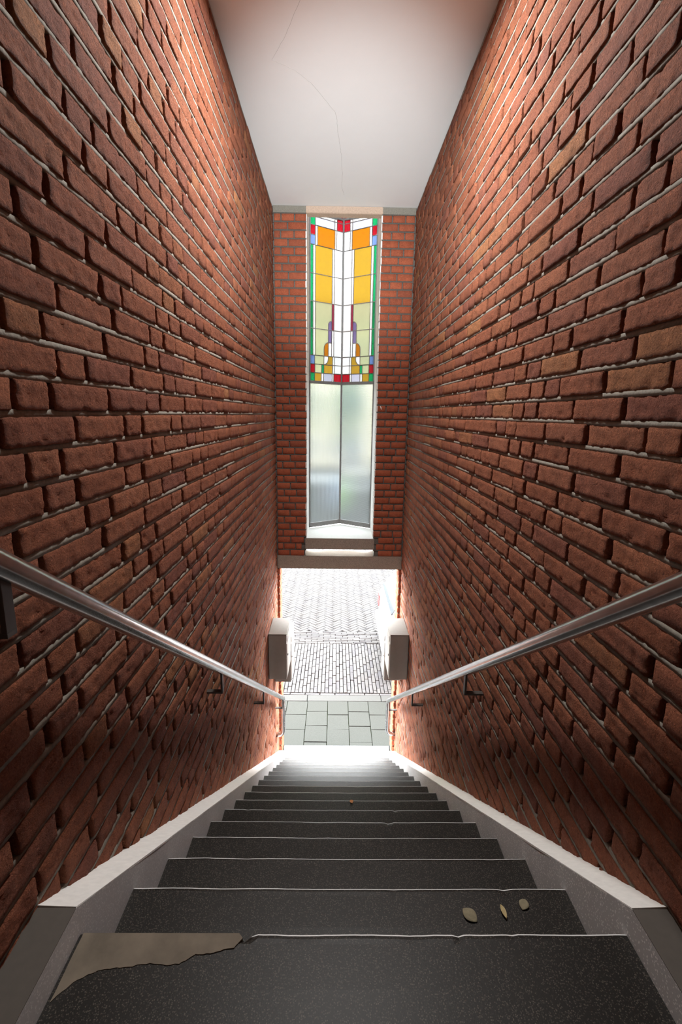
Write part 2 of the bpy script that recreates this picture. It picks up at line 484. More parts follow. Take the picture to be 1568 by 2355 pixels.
si = MB().prism([(WX0 + .001, D - .002), (WX1 - .001, D - .002), (WX1 + .03, YG0 + .06), (XC, YG1 + .10), (WX0 - .03, YG0 + .06)], 'z', ZS_T - .03, ZS_T).build('window_sill', M['sill'], sl)
hd = rough_box(WX0 - .004, WX1 + .006, D - .008, D + .09, ZH_B, ZC - .002, .001).build('trim_3', M['stone_head'])
tag(hd, 'pinkish stone head over the stained glass window under the ceiling', 'window head', kind='structure')
# side reveals of the window bay and its soffit
for nm, x0, x1 in (('reveal', WX0 - .030, WX0), ('reveal', WX1, WX1 + .030)):
    MB().box(x0, x1, D + .022, YG0 + .03, ZS_T - .03, ZTOPW, .003).build(nm, M['reveal'], wf)
MB().prism([(WX0 - .03, D + .02), (WX1 + .03, D + .02), (WX1 + .03, YG0 + .06), (XC, YG1 + .1), (WX0 - .03, YG0 + .06)], 'z', ZTOPW, ZTOPW + .08).build('bay_roof', M['concrete'], wf)
# brick edge teeth along the window reveal
tooth = {}
z = CZ + 1.722; k = 0
while z - PITCHZ > ZS_T:
    for sd in (0, 1):
        key = (sd, k % 3)
        if key not in tooth:
            mb = MB(); e = rg.uniform(.003, .007)
            mb.box(WX0 - .05, WX0 + e, D + .004, D + .10, -BH / 2, BH / 2, .004) if sd == 0 else mb.box(WX1 - e, WX1 + .05, D + .004, D + .10, -BH / 2, BH / 2, .004)
            bmesh.ops.recalc_face_normals(mb.bm, faces=mb.bm.faces)
            me = bpy.data.meshes.new('return_brick'); mb.bm.to_mesh(me); mb.bm.free(); me.materials.append(M['reveal']); tooth[key] = me
        o = bpy.data.objects.new('return_brick', tooth[key]); col.objects.link(o); o.parent = wf; o.location = (0, 0, z - PITCHZ / 2)
    z -= PITCHZ; k += 1

# ------------------------------------------------------------------ window
def glass(name, c, refl=.08):
    mt = bpy.data.materials.new(name); mt.use_nodes = True; nt = mt.node_tree
    nt.nodes.remove(nt.nodes['Principled BSDF']); out = nt.nodes['Material Output']
    n = noise_(nt, 30, 3)
    cc = mixc(nt, .25, c, ramp(nt, n, [(.3, tuple(x * .75 for x in c)), (.7, tuple(min(1, x * 1.12) for x in c))]))
    tl = N(nt, 'ShaderNodeBsdfTranslucent'); L(nt, cc, tl.inputs[0])
    tr = N(nt, 'ShaderNodeBsdfRefraction', Roughness=.35, IOR=1.08); L(nt, cc, tr.inputs[0])
    gl = N(nt, 'ShaderNodeBsdfGlossy', Roughness=.12); gl.inputs[0].default_value = (.9, .9, .9, 1)
    m1 = N(nt, 'ShaderNodeMixShader'); m1.inputs[0].default_value = .35; L(nt, tl.outputs[0], m1.inputs[1]); L(nt, tr.outputs[0], m1.inputs[2])
    m2 = N(nt, 'ShaderNodeMixShader'); m2.inputs[0].default_value = refl * .4; L(nt, m1.outputs[0], m2.inputs[1]); L(nt, gl.outputs[0], m2.inputs[2])
    L(nt, m2.outputs[0], out.inputs[0]); return mt
K = .0370
def gk(r, g, b): return (r * K, g * K, b * K)
G = {'green': glass('green_glass', gk(.02, .62, .20)), 'red': glass('red_glass', gk(.72, .012, .03)), 'blue': glass('blue_glass', gk(.28, .45, .95)),
     'yellow': glass('yellow_glass', gk(.86, .50, .045)), 'orange': glass('orange_glass', gk(.95, .30, .010)), 'pale': glass('pale_yellow_glass', gk(1.0, 1.04, .60)),
     'lav': glass('lavender_glass', gk(.95, .95, 1.2)), 'white': glass('milk_white_glass', gk(1.6, 1.6, 1.6)), 'purple': glass('purple_glass', gk(.36, .27, .58)), 'rose': glass('rose_glass', gk(.58, .05, .12))}
def ribbed(name, vert):
    mt = bpy.data.materials.new(name); mt.use_nodes = True; nt = mt.node_tree
    nt.nodes.remove(nt.nodes['Principled BSDF']); out = nt.nodes['Material Output']
    P = pos(nt); sp = N(nt, 'ShaderNodeSeparateXYZ'); L(nt, P, sp.inputs[0])
    s1 = math_(nt, 'SINE', math_(nt, 'MULTIPLY', sp.outputs[0], 900.0)); s2 = math_(nt, 'SINE', math_(nt, 'MULTIPLY', sp.outputs[2], 700.0))
    h = math_(nt, 'ADD', math_(nt, 'MULTIPLY', s1, 1.0 if vert else .5), math_(nt, 'MULTIPLY', s2, .25 if vert else 1.0))
    bp = N(nt, 'ShaderNodeBump', Strength=.35, Distance=.001); L(nt, h, bp.inputs['Height'])
    rf = N(nt, 'ShaderNodeBsdfRefraction', Roughness=.33, IOR=1.12); rf.inputs[0].default_value = (0.0882, 0.0953, 0.0953, 1); L(nt, bp.outputs[0], rf.inputs['Normal'])
    tl = N(nt, 'ShaderNodeBsdfTranslucent'); tl.inputs[0].default_value = (0.0761, 0.0822, 0.0822, 1); L(nt, bp.outputs[0], tl.inputs['Normal'])
    gl = N(nt, 'ShaderNodeBsdfGlossy', Roughness=.2); L(nt, bp.outputs[0], gl.inputs['Normal'])
    m1 = N(nt, 'ShaderNodeMixShader'); m1.inputs[0].default_value = .15; L(nt, rf.outputs[0], m1.inputs[1]); L(nt, tl.outputs[0], m1.inputs[2])
    m2 = N(nt, 'ShaderNodeMixShader'); m2.inputs[0].default_value = .04; L(nt, m1.outputs[0], m2.inputs[1]); L(nt, gl.outputs[0], m2.inputs[2])
    L(nt, m2.outputs[0], out.inputs[0]); return mt

win = empty('window_1', (XC, YG0, ZS_T)); tag(win, 'tall projecting V shaped window with stained glass above ribbed panes', 'window', kind='structure')
ROWY = [60, 118, 134, 212, 302, 392, 651, 904, 1070, 1151, 1267, 1394, 1474, 1553, 1628, 1650]
ROWZ = [1.975, 1.880, 1.864, 1.789, 1.702, 1.614, 1.356, 1.099, .928, .843, .720, .585, .499, .413, .331, .307]
def yz(y): return CZ + float(np.interp(y, ROWY, ROWZ))
U0, U1 = 447.0, 732.0
def arc(cx, cy, rx, ry, a0, a1, n=7):
    return [(cx + rx * math.cos(math.radians(a0 + (a1 - a0) * i / (n - 1))), cy + ry * math.sin(math.radians(a0 + (a1 - a0) * i / (n - 1)))) for i in range(n)]
def R_(u0, u1, y0, y1, c): return ([(u0, y0), (u1, y0), (u1, y1), (u0, y1)], c)
pieces = [R_(447, 491, 60, 134, 'green'), R_(491, 655, 60, 134, 'white'), R_(655, 674, 60, 134, 'white'), R_(674, 732, 60, 134, 'red'),
          R_(447, 491, 134, 212, 'green'), R_(491, 655, 134, 212, 'lav'), R_(655, 674, 134, 212, 'white'), R_(674, 732, 134, 212, 'red'),
          R_(447, 491, 212, 302, 'red'), R_(447, 491, 302, 392, 'blue'), R_(491, 510, 212, 392, 'white'), R_(510, 657, 212, 392, 'orange'), R_(657, 674, 212, 392, 'white'), R_(674, 732, 212, 392, 'white')]
for y0, y1, c in ((392, 651, 'yellow'), (651, 904, 'yellow')):
    pieces += [R_(447, 474, y0, y1, 'green'), R_(474, 493, y0, y1, 'white'), R_(493, 637, y0, y1, c), R_(637, 656, y0, y1, 'white'), R_(656, 732, y0, y1, 'white')]
pieces += [R_(447, 474, 904, 1151, 'green'), R_(474, 493, 904, 1151, 'white'), R_(637, 656, 904, 1151, 'rose'), R_(656, 732, 904, 1151, 'white'),
           ([(493, 904), (637, 904), (637, 1066)] + arc(637, 1100, 31, 34, 270, 180) + [(606, 1151), (493, 1151)], 'pale'),
           (arc(637, 1100, 31, 34, 180, 270) + [(637, 1151), (606, 1151)], 'purple'),
           R_(447, 474, 1151, 1394, 'green'), R_(474, 493, 1151, 1394, 'white'), R_(606, 637, 1151, 1267, 'purple'), R_(637, 656, 1151, 1394, 'white'), R_(656, 732, 1151, 1394, 'white'), R_(608, 637, 1267, 1394, 'white'),
           ([(493, 1151), (606, 1151), (606, 1267)] + arc(608, 1325, 38, 58, 268, 180) + [(570, 1394), (493, 1394)], 'pale'),
           (arc(608, 1325, 38, 58, 180, 270) + [(608, 1394), (570, 1394)], 'orange'),
           R_(447, 489, 1394, 1474, 'blue'), R_(489, 570, 1394, 1474, 'pale'), R_(646, 664, 1394, 1474, 'white'), R_(664, 732, 1394, 1474, 'white'),
           ([(570, 1394), (607, 1394)] + arc(562, 1420, 45, 54, 0, 80), 'white'),
           ([(607, 1394), (646, 1394), (646, 1474), (570, 1474)] + arc(562, 1420, 45, 54, 80, 0), 'yellow'),
           R_(447, 491, 1474, 1553, 'red'), R_(491, 549, 1474, 1553, 'pale'), R_(549, 570, 1474, 1553, 'green'), R_(570, 646, 1474, 1553, 'yellow'), R_(646, 664, 1474, 1553, 'white'), R_(664, 732, 1474, 1553, 'white'),
           R_(447, 489, 1553, 1628, 'green'), R_(489, 547, 1553, 1628, 'yellow'), R_(547, 567, 1553, 1628, 'white'), R_(567, 644, 1553, 1628, 'lav'), R_(644, 658, 1553, 1628, 'white'), R_(658, 732, 1553, 1628, 'red')]
wl0 = win.matrix_basis.translation.copy()
for side in (-1, 1):
    A = Vector((XC + side * .328, YG0, 0)); B = Vector((XC, YG1, 0))
    d = (B - A).normalized(); nrm = Vector((-d.y, d.x, 0))
    if nrm.y < 0: nrm = -nrm
    Lp = (B - A).length
    def W3(u, z_, t=0.0): return A + d * (Lp * (u - U0) / (U1 - U0)) + nrm * t + Vector((0, 0, z_))
    panel = empty('stained_glass_panel', (0, 0, 0)); panel.parent = win; panel.matrix_parent_inverse = Matrix.Translation(-wl0)
    lead = MB(); seen = set()
    for poly, c in pieces:
        mb = MB()
        f_ = [mb.bm.verts.new(W3(u, yz(y), -.0015)) for u, y in poly]; b_ = [mb.bm.verts.new(W3(u, yz(y), .0015)) for u, y in poly]
        mb.bm.faces.new(f_); 
        # a single pane skin is enough for a 3 mm sheet; the lead gives it its thickness
        for v in b_: mb.bm.verts.remove(v)
        o = mb.build('glass_piece', G[c], panel)
        for p, q in zip(poly, poly[1:] + poly[:1]):
            key = tuple(sorted([(round(p[0]), round(p[1])), (round(q[0]), round(q[1]))]))
            if key in seen: continue
            seen.add(key)
            a, b = W3(p[0], yz(p[1])), W3(q[0], yz(q[1]))
            if (b - a).length > .002: lead.tube([a, b], .0042, 6)
    lead.build('lead_came', M['lead'], panel)
    # lower ribbed pane
    zb, zt = CZ - 1.170, CZ + .305
    mb = MB(); mb.bm.faces.new([mb.bm.verts.new(W3(u, z_)) for u, z_ in ((U0, zb), (U1, zb), (U1, zt), (U0, zt))])
    mb.build('ribbed_pane', ribbed('ribbed_glass', side < 0), win).matrix_parent_inverse = Matrix.Translation(-wl0)
    # dusty rails along the pane: bottom, transom, top bar, and the side stile
    def bar(name, u0, z0, u1, z1, half, dep):
        mb = MB()
        pts_ = []
        for u, z_ in ((u0, z0), (u1, z1)):
            pts_.append(W3(u, z_))
        t = (pts_[1] - pts_[0]).normalized(); up = t.cross(nrm).normalized()
        vs_ = []
        for p in pts_:
            for su, sn in ((-1, -1), (1, -1), (1, 1), (-1, 1)): vs_.append(mb.bm.verts.new(p + up * half * su + nrm * dep * sn))
        for k in range(4): mb.bm.faces.new((vs_[k], vs_[(k + 1) % 4], vs_[4 + (k + 1) % 4], vs_[4 + k]))
        mb.bm.faces.new(vs_[:4]); mb.bm.faces.new(vs_[4:][::-1])
        o = mb.build(name, M['frame'], win); o.matrix_parent_inverse = Matrix.Translation(-wl0); return o
    bar('bottom_rail', U0 - 8, zb - .018, U1, zb - .018, .024, .012)
    bar('transom', U0 - 8, CZ + .318, U1, CZ + .318, .013, .012)
    bar('top_bar', U0 - 8, CZ + 1.885, U1, CZ + 1.905, .009, .010)
    bar('head_rail', U0 - 8, ZTOPW - .012, U1, ZTOPW - .012, .016, .012)
    bar('stile', U0 - 3, zb - .04, U0 - 3, ZTOPW, .007, .012)
o = MB().tube([(XC, YG1 - .004, CZ - 1.21), (XC, YG1 - .004, ZTOPW)], .011, 8).build('mullion', M['frame'], win); o.matrix_parent_inverse = Matrix.Translation(-wl0)

# ------------------------------------------------------------------ stairs
stairs = empty('staircase', (XC, Y1, 0)); tag(stairs, 'long straight flight of dark terrazzo steps going down to the street', 'staircase', kind='structure')
stairs_inv = Matrix.Translation(-stairs.location)
def step_mesh(name, y_back, y_nose, ztop, zbot, mat, seed, chips=(), bare=-9):
    mb = MB(); nx = 90
    prof = [(y_back, zbot), (y_back, ztop), (y_nose - .10, ztop), (y_nose - .022, ztop), (y_nose - .012, ztop), (y_nose - .0055, ztop - .0012), (y_nose - .0015, ztop - .005), (y_nose, ztop - .012), (y_nose - .002, ztop - .05), (y_nose - .022, ztop - .06), (y_nose - .022, zbot)]
    rings = []
    for i in range(nx + 1):
        x = XSL + .001 + (XSR - XSL - .002) * i / nx; u = (x - XC) / .55
        wear = .0022 * math.exp(-(u * 1.7) ** 2)
        wob = noise.noise(Vector((x * 9, seed * 3.1, 0))) * .0016 + noise.noise(Vector((x * 40, seed * 3.1, 2))) * .0007
        for cxp, cw, cd in chips:
            wob -= cd * max(0, 1 - abs(x - cxp) / cw)
        ring = []
        for k, (y, z_) in enumerate(prof):
            yy, zz_ = y, z_
            if 4 <= k <= 8: yy += wob
            if 3 <= k <= 7: zz_ -= wear
            if 4 <= k <= 7: zz_ -= max(0, -wob) * .4
            ring.append(mb.bm.verts.new((x, yy, zz_)))
        rings.append(ring)
    n = len(prof)
    for a, b in zip(rings, rings[1:]):
        for k in range(n): mb.bm.faces.new((a[k], a[(k + 1) % n], b[(k + 1) % n], b[k]))
    mb.bm.faces.new(rings[0]); mb.bm.faces.new(rings[-1][::-1])
    bmesh.ops.recalc_face_normals(mb.bm, faces=mb.bm.faces)
    me = bpy.data.meshes.new(name); mb.bm.to_mesh(me); mb.bm.free(); me.materials.append(mat)
    for p in me.polygons: p.use_smooth = abs(p.normal.x) < .9 and p.normal.z < .97
    # doorway light painted as a pale thin strip along the worn nosing edge
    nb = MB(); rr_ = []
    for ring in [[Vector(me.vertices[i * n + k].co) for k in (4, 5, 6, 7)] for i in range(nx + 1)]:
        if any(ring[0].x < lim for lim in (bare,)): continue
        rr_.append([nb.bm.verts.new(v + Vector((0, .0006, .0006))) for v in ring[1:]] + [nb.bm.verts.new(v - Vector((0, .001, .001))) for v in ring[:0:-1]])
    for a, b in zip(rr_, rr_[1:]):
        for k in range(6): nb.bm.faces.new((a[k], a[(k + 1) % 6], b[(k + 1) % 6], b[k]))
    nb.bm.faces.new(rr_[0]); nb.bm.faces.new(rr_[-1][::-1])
    return me, nb
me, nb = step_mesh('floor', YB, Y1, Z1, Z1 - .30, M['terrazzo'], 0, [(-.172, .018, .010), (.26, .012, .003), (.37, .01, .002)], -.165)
fl = link('floor', me); tag(fl, 'dark speckled terrazzo landing at the top of the stairs with a cement repair', 'floor', kind='structure')
nb.build('lit_nosing', M['nosing'], fl, smooth=True)
chipset = {4: [(.24, .018, .006)], 3: [(.62, .03, .003)], 1: [(.45, .02, .003)], 5: [(.30, .02, .003), (-.4, .02, .003)]}
for k in range(1, NST + 1):
    yn = Y1 + k * GO; zt = Z1 - k * RI
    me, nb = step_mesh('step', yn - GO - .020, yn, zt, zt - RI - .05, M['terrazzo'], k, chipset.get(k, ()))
    o = link('step', me, stairs); o.matrix_parent_inverse = stairs_inv
    nb.build('lit_nosing', M['nosing'], o, smooth=True)
# door threshold slab
th = MB().box(DJL + .001, DJR - .001, Y1 + NST * GO - .02, D + TW + .03, -.15, .012, .006).build('threshold', plain('threshold_stone', (.075, .076, .078), .9, spec=.1, grain=.1, gscale=60), stairs); th.matrix_parent_inverse = stairs_inv
# cement repair on the landing edge
mb = MB(); pp = [(-.500, Y1 - .004), (-.185, Y1 - .004), (-.178, Y1 - .014), (-.190, Y1 - .030), (-.235, Y1 - .040), (-.262, Y1 - .041), (-.290, Y1 - .060), (-.345, Y1 - .058), (-.40, Y1 - .066), (-.44, Y1 - .070), (-.470, Y1 - .085), (-.500, Y1 - .12)]
pp2 = []
for a, b in zip(pp, pp[1:] + pp[:1]):
    for t in np.linspace(0, 1, 7, endpoint=False):
        x, y = a[0] + (b[0] - a[0]) * t, a[1] + (b[1] - a[1]) * t
        q = Vector((x * 70, y * 70, 3)); 
        if y < Y1 - .006: x += noise.noise(q) * .004; y += noise.noise(q + Vector((4, 4, 4))) * .004
        pp2.append((x, y))
mb.prism(pp2, 'z', Z1 - .006, Z1 + .0012); mb.build('cement_repair', M['patch'], fl)

# skirtings: sloping body, pale cap
def skirting(name, x0, x1, label):
    xa, xb = min(x0, x1), max(x0, x1)
    def line(off, yy): return Z1 + off - max(0, yy - (Y1 - .005)) * RI / GO
    ye = D - .002
    ysb = Y1 - .005
    n = 40; rng_ = [ysb + (ye - ysb) * i / n for i in range(n + 1)]
    mb = MB(); mb.prism([(YB, Z1 - .3), (YB, Z1 + .066), (ysb, Z1 + .066), (ye, line(.066, ye)), (ye, line(.066, ye) - .42), (ysb, Z1 - .3)], 'x', xa, xb)
    o = mb.build(name, M['terrazzo_skirt']); tag(o, label, 'skirting', kind='structure')
    # cap with a slightly ragged edge
    mb = MB(); rows = []
    inner, outer = (xb, xa) if x0 < 0 else (xa, xb)
    for yy in rng_:
        wob = noise.noise(Vector((yy * 14, inner, 0))) * .004
        z_ = line(.068, yy)
        rows.append([mb.bm.verts.new((outer, yy, z_ - .004)), mb.bm.verts.new((outer, yy, z_ + .004)), mb.bm.verts.new((inner - math.copysign(.003, inner) * 0 + wob * .5, yy, z_)), mb.bm.verts.new((inner + wob * .5, yy, z_ - .006))])
    for a, b in zip(rows, rows[1:]):
        for k in range(4): mb.bm.faces.new((a[k], a[(k + 1) % 4], b[(k + 1) % 4], b[k]))
    mb.bm.faces.new(rows[0]); mb.bm.faces.new(rows[-1][::-1])
    mb.build('cap', M['cap'], o)
    mb = MB().box(xa, xb, YB, ysb - .002, Z1 + .0655, Z1 + .0685, .001)
    mb.build('level_cap', M['level_cap'], o)
    return o
skirting('baseboard_left', XL - .022, XSL, 'grey terrazzo skirting with pale cap stepping down along the left wall')
skirting('baseboard_right', XSR, XR + .022, 'grey terrazzo skirting with pale cap stepping down along the right wall')

# ------------------------------------------------------------------ handrails
def handrail(x, xw, p0, p1, brackets, zdrop, label):
    s = 1 if xw < x else -1                    # direction away from the wall
    t = empty('handrail', (x, p1[0], 0)); tag(t, label, 'handrail', 'steel handrails on both stair walls')
    inv = Matrix.Translation(-t.location)
    sl_ = (p1[1] - p0[1]) / (p1[0] - p0[0])
    pts_ = [(x, y, CZ + p0[1] + (y - p0[0]) * sl_) for y in np.linspace(-.35, p1[0] - .03, 40)]
    ye, ze = p1[0], CZ + p1[1]
    # bend down, drop, bend to the wall
    for a in np.linspace(0, 1, 6)[1:]:
        ang = a * (math.pi / 2 - math.atan(-sl_)) + math.atan(-sl_)
        pts_.append((x, ye - .03 + .03 * math.sin(ang) * 1.0, ze + .008 - .03 * (1 - math.cos(ang))))
    pts_ += [(x, ye, ze - .06), (x, ye, ze - zdrop + .05)]
    for a in np.linspace(0, math.pi / 2, 6)[1:]:
        pts_.append((x - s * .05 * (1 - math.cos(a)), ye, ze - zdrop + .05 - .05 * math.sin(a)))
    pts_.append((xw + s * -.004, ye, ze - zdrop))
    o = MB().tube(pts_, .0225, 20).build('tube', M['steel'], t, smooth=True); o.matrix_parent_inverse = inv
    for y in brackets:
        zr = CZ + p0[1] + (y - p0[0]) * sl_ - .0225
        mb = MB()
        mb.box(x - .0045, x + .0045, y - .012, y + .012, zr - .085, zr + .006, .001)
        a, b = sorted((xw - s * .02, x + s * .0045)); mb.box(a, b, y - .012, y + .012, zr - .094, zr - .085, .001)
        o = mb.build('bracket', M['iron'], t); o.matrix_parent_inverse = inv
    return t
handrail(XL + .070, XL, (.70, -.2345), (4.36, -2.845), (.70, 1.985, 3.15, 4.30), .42, 'round steel handrail with iron brackets on the left brick wall')
handrail(XR - .085, XR, (.763, -.280), (4.58, -3.010), (.45, 1.93, 3.20, 4.50), .40, 'round steel handrail with iron brackets on the right brick wall')

# ------------------------------------------------------------------ mailboxes
def mailbox(side, y0, y1, zt, zb, label):
    xw = XL + .003 if side < 0 else XR - .003
    xi = -.420 if side < 0 else .508
    t = empty('mailbox', ((xw + xi) / 2, (y0 + y1) / 2, CZ + zb)); tag(t, label, 'mailbox', 'sheet metal mailboxes beside the street door')
    inv = Matrix.Translation(-t.location)
    def part(name, mb, mat):
        o = mb.build(name, mat, t); o.matrix_parent_inverse = inv; return o
    a, b = min(xw, xi), max(xw, xi)
    part('body', MB().box(a, b, y0, y1, CZ + zb, CZ + zt - .004, .004), M['box_body'])
    s = -side
    part('lid', MB().box(a, b + .004 if s > 0 else b, y0 - .004, y1 + .004, CZ + zt - .004, CZ + zt, .0015) if s > 0 else MB().box(a - .004, b, y0 - .004, y1 + .004, CZ + zt - .004, CZ + zt, .0015), M['box_body'])
    dx = (xi, xi + s * .005); dx = (min(dx), max(dx))
    dr = part('door', MB().box(dx[0], dx[1], y0 + .012, y1 - .012, CZ + zb + .012, CZ + zt - .10, .0015), M['box_body'])
    part('letter_flap', MB().box(dx[0], dx[1], y0 + .03, y1 - .03, CZ + zt - .085, CZ + zt - .03, .0015), M['box_body'])
    part('lock', MB().tube([(xi, y0 + .05, CZ + (zt + zb) / 2), (xi + s * .010, y0 + .05, CZ + (zt + zb) / 2)], .009, 12), M['box_dark'])
    part('hinge', MB().tube([(xi + s * .004, y1 - .012, CZ + zb + .04), (xi + s * .004, y1 - .012, CZ + zb + .10)], .004, 8), M['box_dark'])
mailbox(-1, 3.885, 4.225, -1.908, -2.347, 'brown grey metal mailbox on the left wall, upper one nearer the stairs')
mailbox(-1, 4.285, 4.595, -2.115, -2.615, 'brown grey metal mailbox on the left wall, lower one close to the street doorway')
mailbox(1, 3.948, 4.298, -1.934, -2.378, 'brown grey metal mailbox on the right wall, upper one nearer the stairs')
mailbox(1, 4.325, 4.600, -2.115, -2.615, 'brown grey metal mailbox on the right wall, lower one close to the street doorway')

# ------------------------------------------------------------------ dry leaves on the second step
M['leaf'] = plain('dry_leaf', (.42, .33, .16), .7, grain=.2, gscale=90)
M['stain'] = plain('dried_mud', (.22, .19, .12), .9, grain=.2, gscale=90)
def leaf(x, y, z_, ln, wd, rot, mat, label, curl=.004):
    mb = MB(); n = 8; top = []; 
    for i in range(n + 1):
        t = i / n; wv = wd * math.sin(math.pi * min(1, t * .96 + .02)) ** .8
        top.append([mb.bm.verts.new((s_ * wv, (t - .5) * ln, curl * abs(s_) + .0012 + .002 * math.sin(t * 3))) for s_ in (-1, -.5, 0, .5, 1)])
    for a, b in zip(top, top[1:]):
        for k in range(4): mb.bm.faces.new((a[k], a[k + 1], b[k + 1], b[k]))
    o = mb.build('dry_leaf', mat, smooth=True); o.location = (x, y, z_); o.rotation_euler = (0, 0, rot)
    sd = o.modifiers.new('thick', 'SOLIDIFY'); sd.thickness = .0008
    tag(o, label, 'leaf', 'dry leaves on the steps')
leaf(.426, .943, Z1 - RI, .034, .006, .1, M['leaf'], 'narrow tan dry leaf near the right end of the second step')
leaf(.341, .936, Z1 - RI, .040, .016, .7, M['stain'], 'broad brown flattened leaf left of the narrow tan leaf', .001)
leaf(.484, .962, Z1 - RI, .030, .012, -.6, M['stain'], 'small crumpled brown leaf nearest the right skirting', .001)
leaf(.103, 2.14, Z1 - 6 * RI, .022, .010, .3, plain('rust_leaf', (.40, .17, .06), .7), 'tiny rust orange leaf in the middle of the flight')

# ------------------------------------------------------------------ street
YP0 = D + TW + .03
sw = MB().box(-7, 7.5, YP0, 5.722, -.2, -.03).build('sidewalk', M['joint_sand']); tag(sw, 'sidewalk of square grey concrete paving slabs outside the doorway', 'sidewalk', kind='structure')
tiles = {}
TX, TY = .268, .292
rg = random.Random(3)
mbm = {}
for v in range(6):
    mb = MB().box(-TX / 2 + .003, TX / 2 - .003, -TY / 2 + .003, TY / 2 - .003, -.04, 0, .004)
    for vv in mb.bm.verts: vv.co.z += noise.noise(vv.co * 9 + Vector((v * 5, 0, 0))) * .004
    bmesh.ops.recalc_face_normals(mb.bm, faces=mb.bm.faces)
    me = bpy.data.meshes.new('paving_slab'); mb.bm.to_mesh(me); mb.bm.free(); me.materials.append(M['paving']); mbm[v] = me
for i in range(-12, 14):
    xc = .063 + i * TX
    off = 0.0 if i % 2 == 0 else TY * .5
    y = 5.722
    first = True
    while y > YP0 + .03:
        ln = TY if not (first and off) else TY * .78
        first = False
        y0 = max(y - ln, YP0 + .004)
        o = bpy.data.objects.new('paving_slab', mbm[rg.randrange(6)]); col.objects.link(o); o.parent = sw
        o.location = (xc, (y + y0) / 2, rg.uniform(-.004, .003)); o.scale = (1, (y - y0) / TY, 1); o.rotation_euler = (rg.uniform(-.008, .008), rg.uniform(-.008, .008), rg.uniform(-.01, .01))
        y = y0
ke = empty('kerb', (0, 5.8, 0)); tag(ke, 'pale concrete kerb between sidewalk and parking bay', 'kerb', kind='structure')
x = -7.35
while x < 7.5:
    o = MB().box(x + .003, x + .997, 5.727, 5.866, -.2, -.002, .008).build('kerb_stone', M['kerb'], ke); o.matrix_parent_inverse = Matrix.Translation((0, -5.8, 0))
    x += 1.0
st = MB().box(-14, 16, 5.866, 15.2, -.3, -.055).build('street', M['street_base']); tag(st, 'brick paved parking bay and herringbone street outside', 'street', kind='structure')
def paver_mesh(ln, wd, seed, mat='paver'):
    mb = MB().box(-ln / 2 + .0045, ln / 2 - .0045, -wd / 2 + .004, wd / 2 - .004, -.05, 0, .004, 1)
    r_ = random.Random(seed)
    for v in mb.bm.verts:
        v.co.x += r_.uniform(-.002, .002); v.co.y += r_.uniform(-.0015, .0015); v.co.z += r_.uniform(-.0012, .0012)
    bmesh.ops.recalc_face_normals(mb.bm, faces=mb.bm.faces)
    me = bpy.data.meshes.new('paver'); mb.bm.to_mesh(me); mb.bm.free(); me.materials.append(M[mat])
    a = me.attributes.new('rnd', 'FLOAT', 'POINT')
    return me
PL, PW = .205, .052
pm = [paver_mesh(PL, PW, k) for k in range(6)]
pmh = [paver_mesh(.208, .0685, 40 + k, 'street_brick') for k in range(6)]
places = []                                   # (mesh list, x, y, rot)
x = -2.2
y = 5.885
def zs_(): return -.012
# gutter course along the kerb, then long columns, then cross rows, then herringbone
xx = -5.0
while xx < 6: places.append((pm, xx, 5.895, 0)); xx += .105 if False else PL
i = 0; xx = -4.2
while xx < 5.0:
    yy = 5.925 - ((i * 5) % 7) / 7 * PL
    while yy < 7.36:
        y0_, y1_ = max(yy, 5.925), min(yy + PL, 7.362)
        if y1_ - y0_ > .012: places.append((pm, xx, (y0_ + y1_) / 2, math.pi / 2, (y1_ - y0_) / PL))
        yy += PL
    xx += PW; i += 1
for r in range(8):
    yy = 7.40 + r * .056; xx = -4.5 + (r % 2) * .1 + rg.uniform(0, .04)
    while xx < 5.5: places.append((pm, xx, yy, 0)); xx += PL
# herringbone at 45 degrees
c45 = math.cos(math.pi / 4)
Lh, Wh = .21, .07                             # 3:1 blocks
for i in range(-60, 80):
    for j in range(-60, 80):
        # horizontal block of 3 cells starts where (i - j) mod 6 == 0, vertical where == 3
        k = (i - j) % 6
        if k == 0: p = ((i + 1.5) * Wh, (j + .5) * Wh); rot = 0
        elif k == 5: p = ((i + .5) * Wh, (j + 1.5) * Wh); rot = math.pi / 2
        else: continue
        X = (p[0] - p[1]) * c45 + .3; Y = (p[0] + p[1]) * c45 + 11.2
        if 7.80 < Y < 14.8 and abs(X) < 5: places.append((pmh, X, Y, rot + math.pi / 4))
def vis(p):
    q = project((p[1], p[2], -.01))
    if q is None: return 0
    x_, y_ = q
    if not (645 < x_ < 915 and 1305 < y_ < 1740): return 0
    return 1e4 / (p[2] ** 2 + CZ ** 2)
order = sorted(range(len(places)), key=lambda i: -vis(places[i]))
near = set(i for i in order[:300])
items = []; items_h = []; cache = {}
for i, (ml, x, y, rot, *sc) in enumerate(places):
    sc = sc[0] if sc else 1.0
    k = rg.randrange(6); dz = (-.006 if ml is pm else -.013) + rg.uniform(-.003, .003)
    if i in near:
        o = bpy.data.objects.new('paver', ml[k]); col.objects.link(o); o.parent = st; o.location = (x, y, dz); o.rotation_euler = (0, 0, rot); o.scale = (sc, 1, 1)
    else:
        key = (id(ml), k)
        if key not in cache:
            me = ml[k]; cache[key] = (np.array([v.co[:] for v in me.vertices]), [tuple(p.vertices) for p in me.polygons if p.center.z > -.045])
        V, Fc = cache[key]; c_, s_ = math.cos(rot), math.sin(rot)
        Vv = V.copy(); Vv[:, 0] = V[:, 0] * sc * c_ - V[:, 1] * s_ + x; Vv[:, 1] = V[:, 0] * sc * s_ + V[:, 1] * c_ + y; Vv[:, 2] += dz
        (items if ml is pm else items_h).append((Vv, Fc, rg.random()))
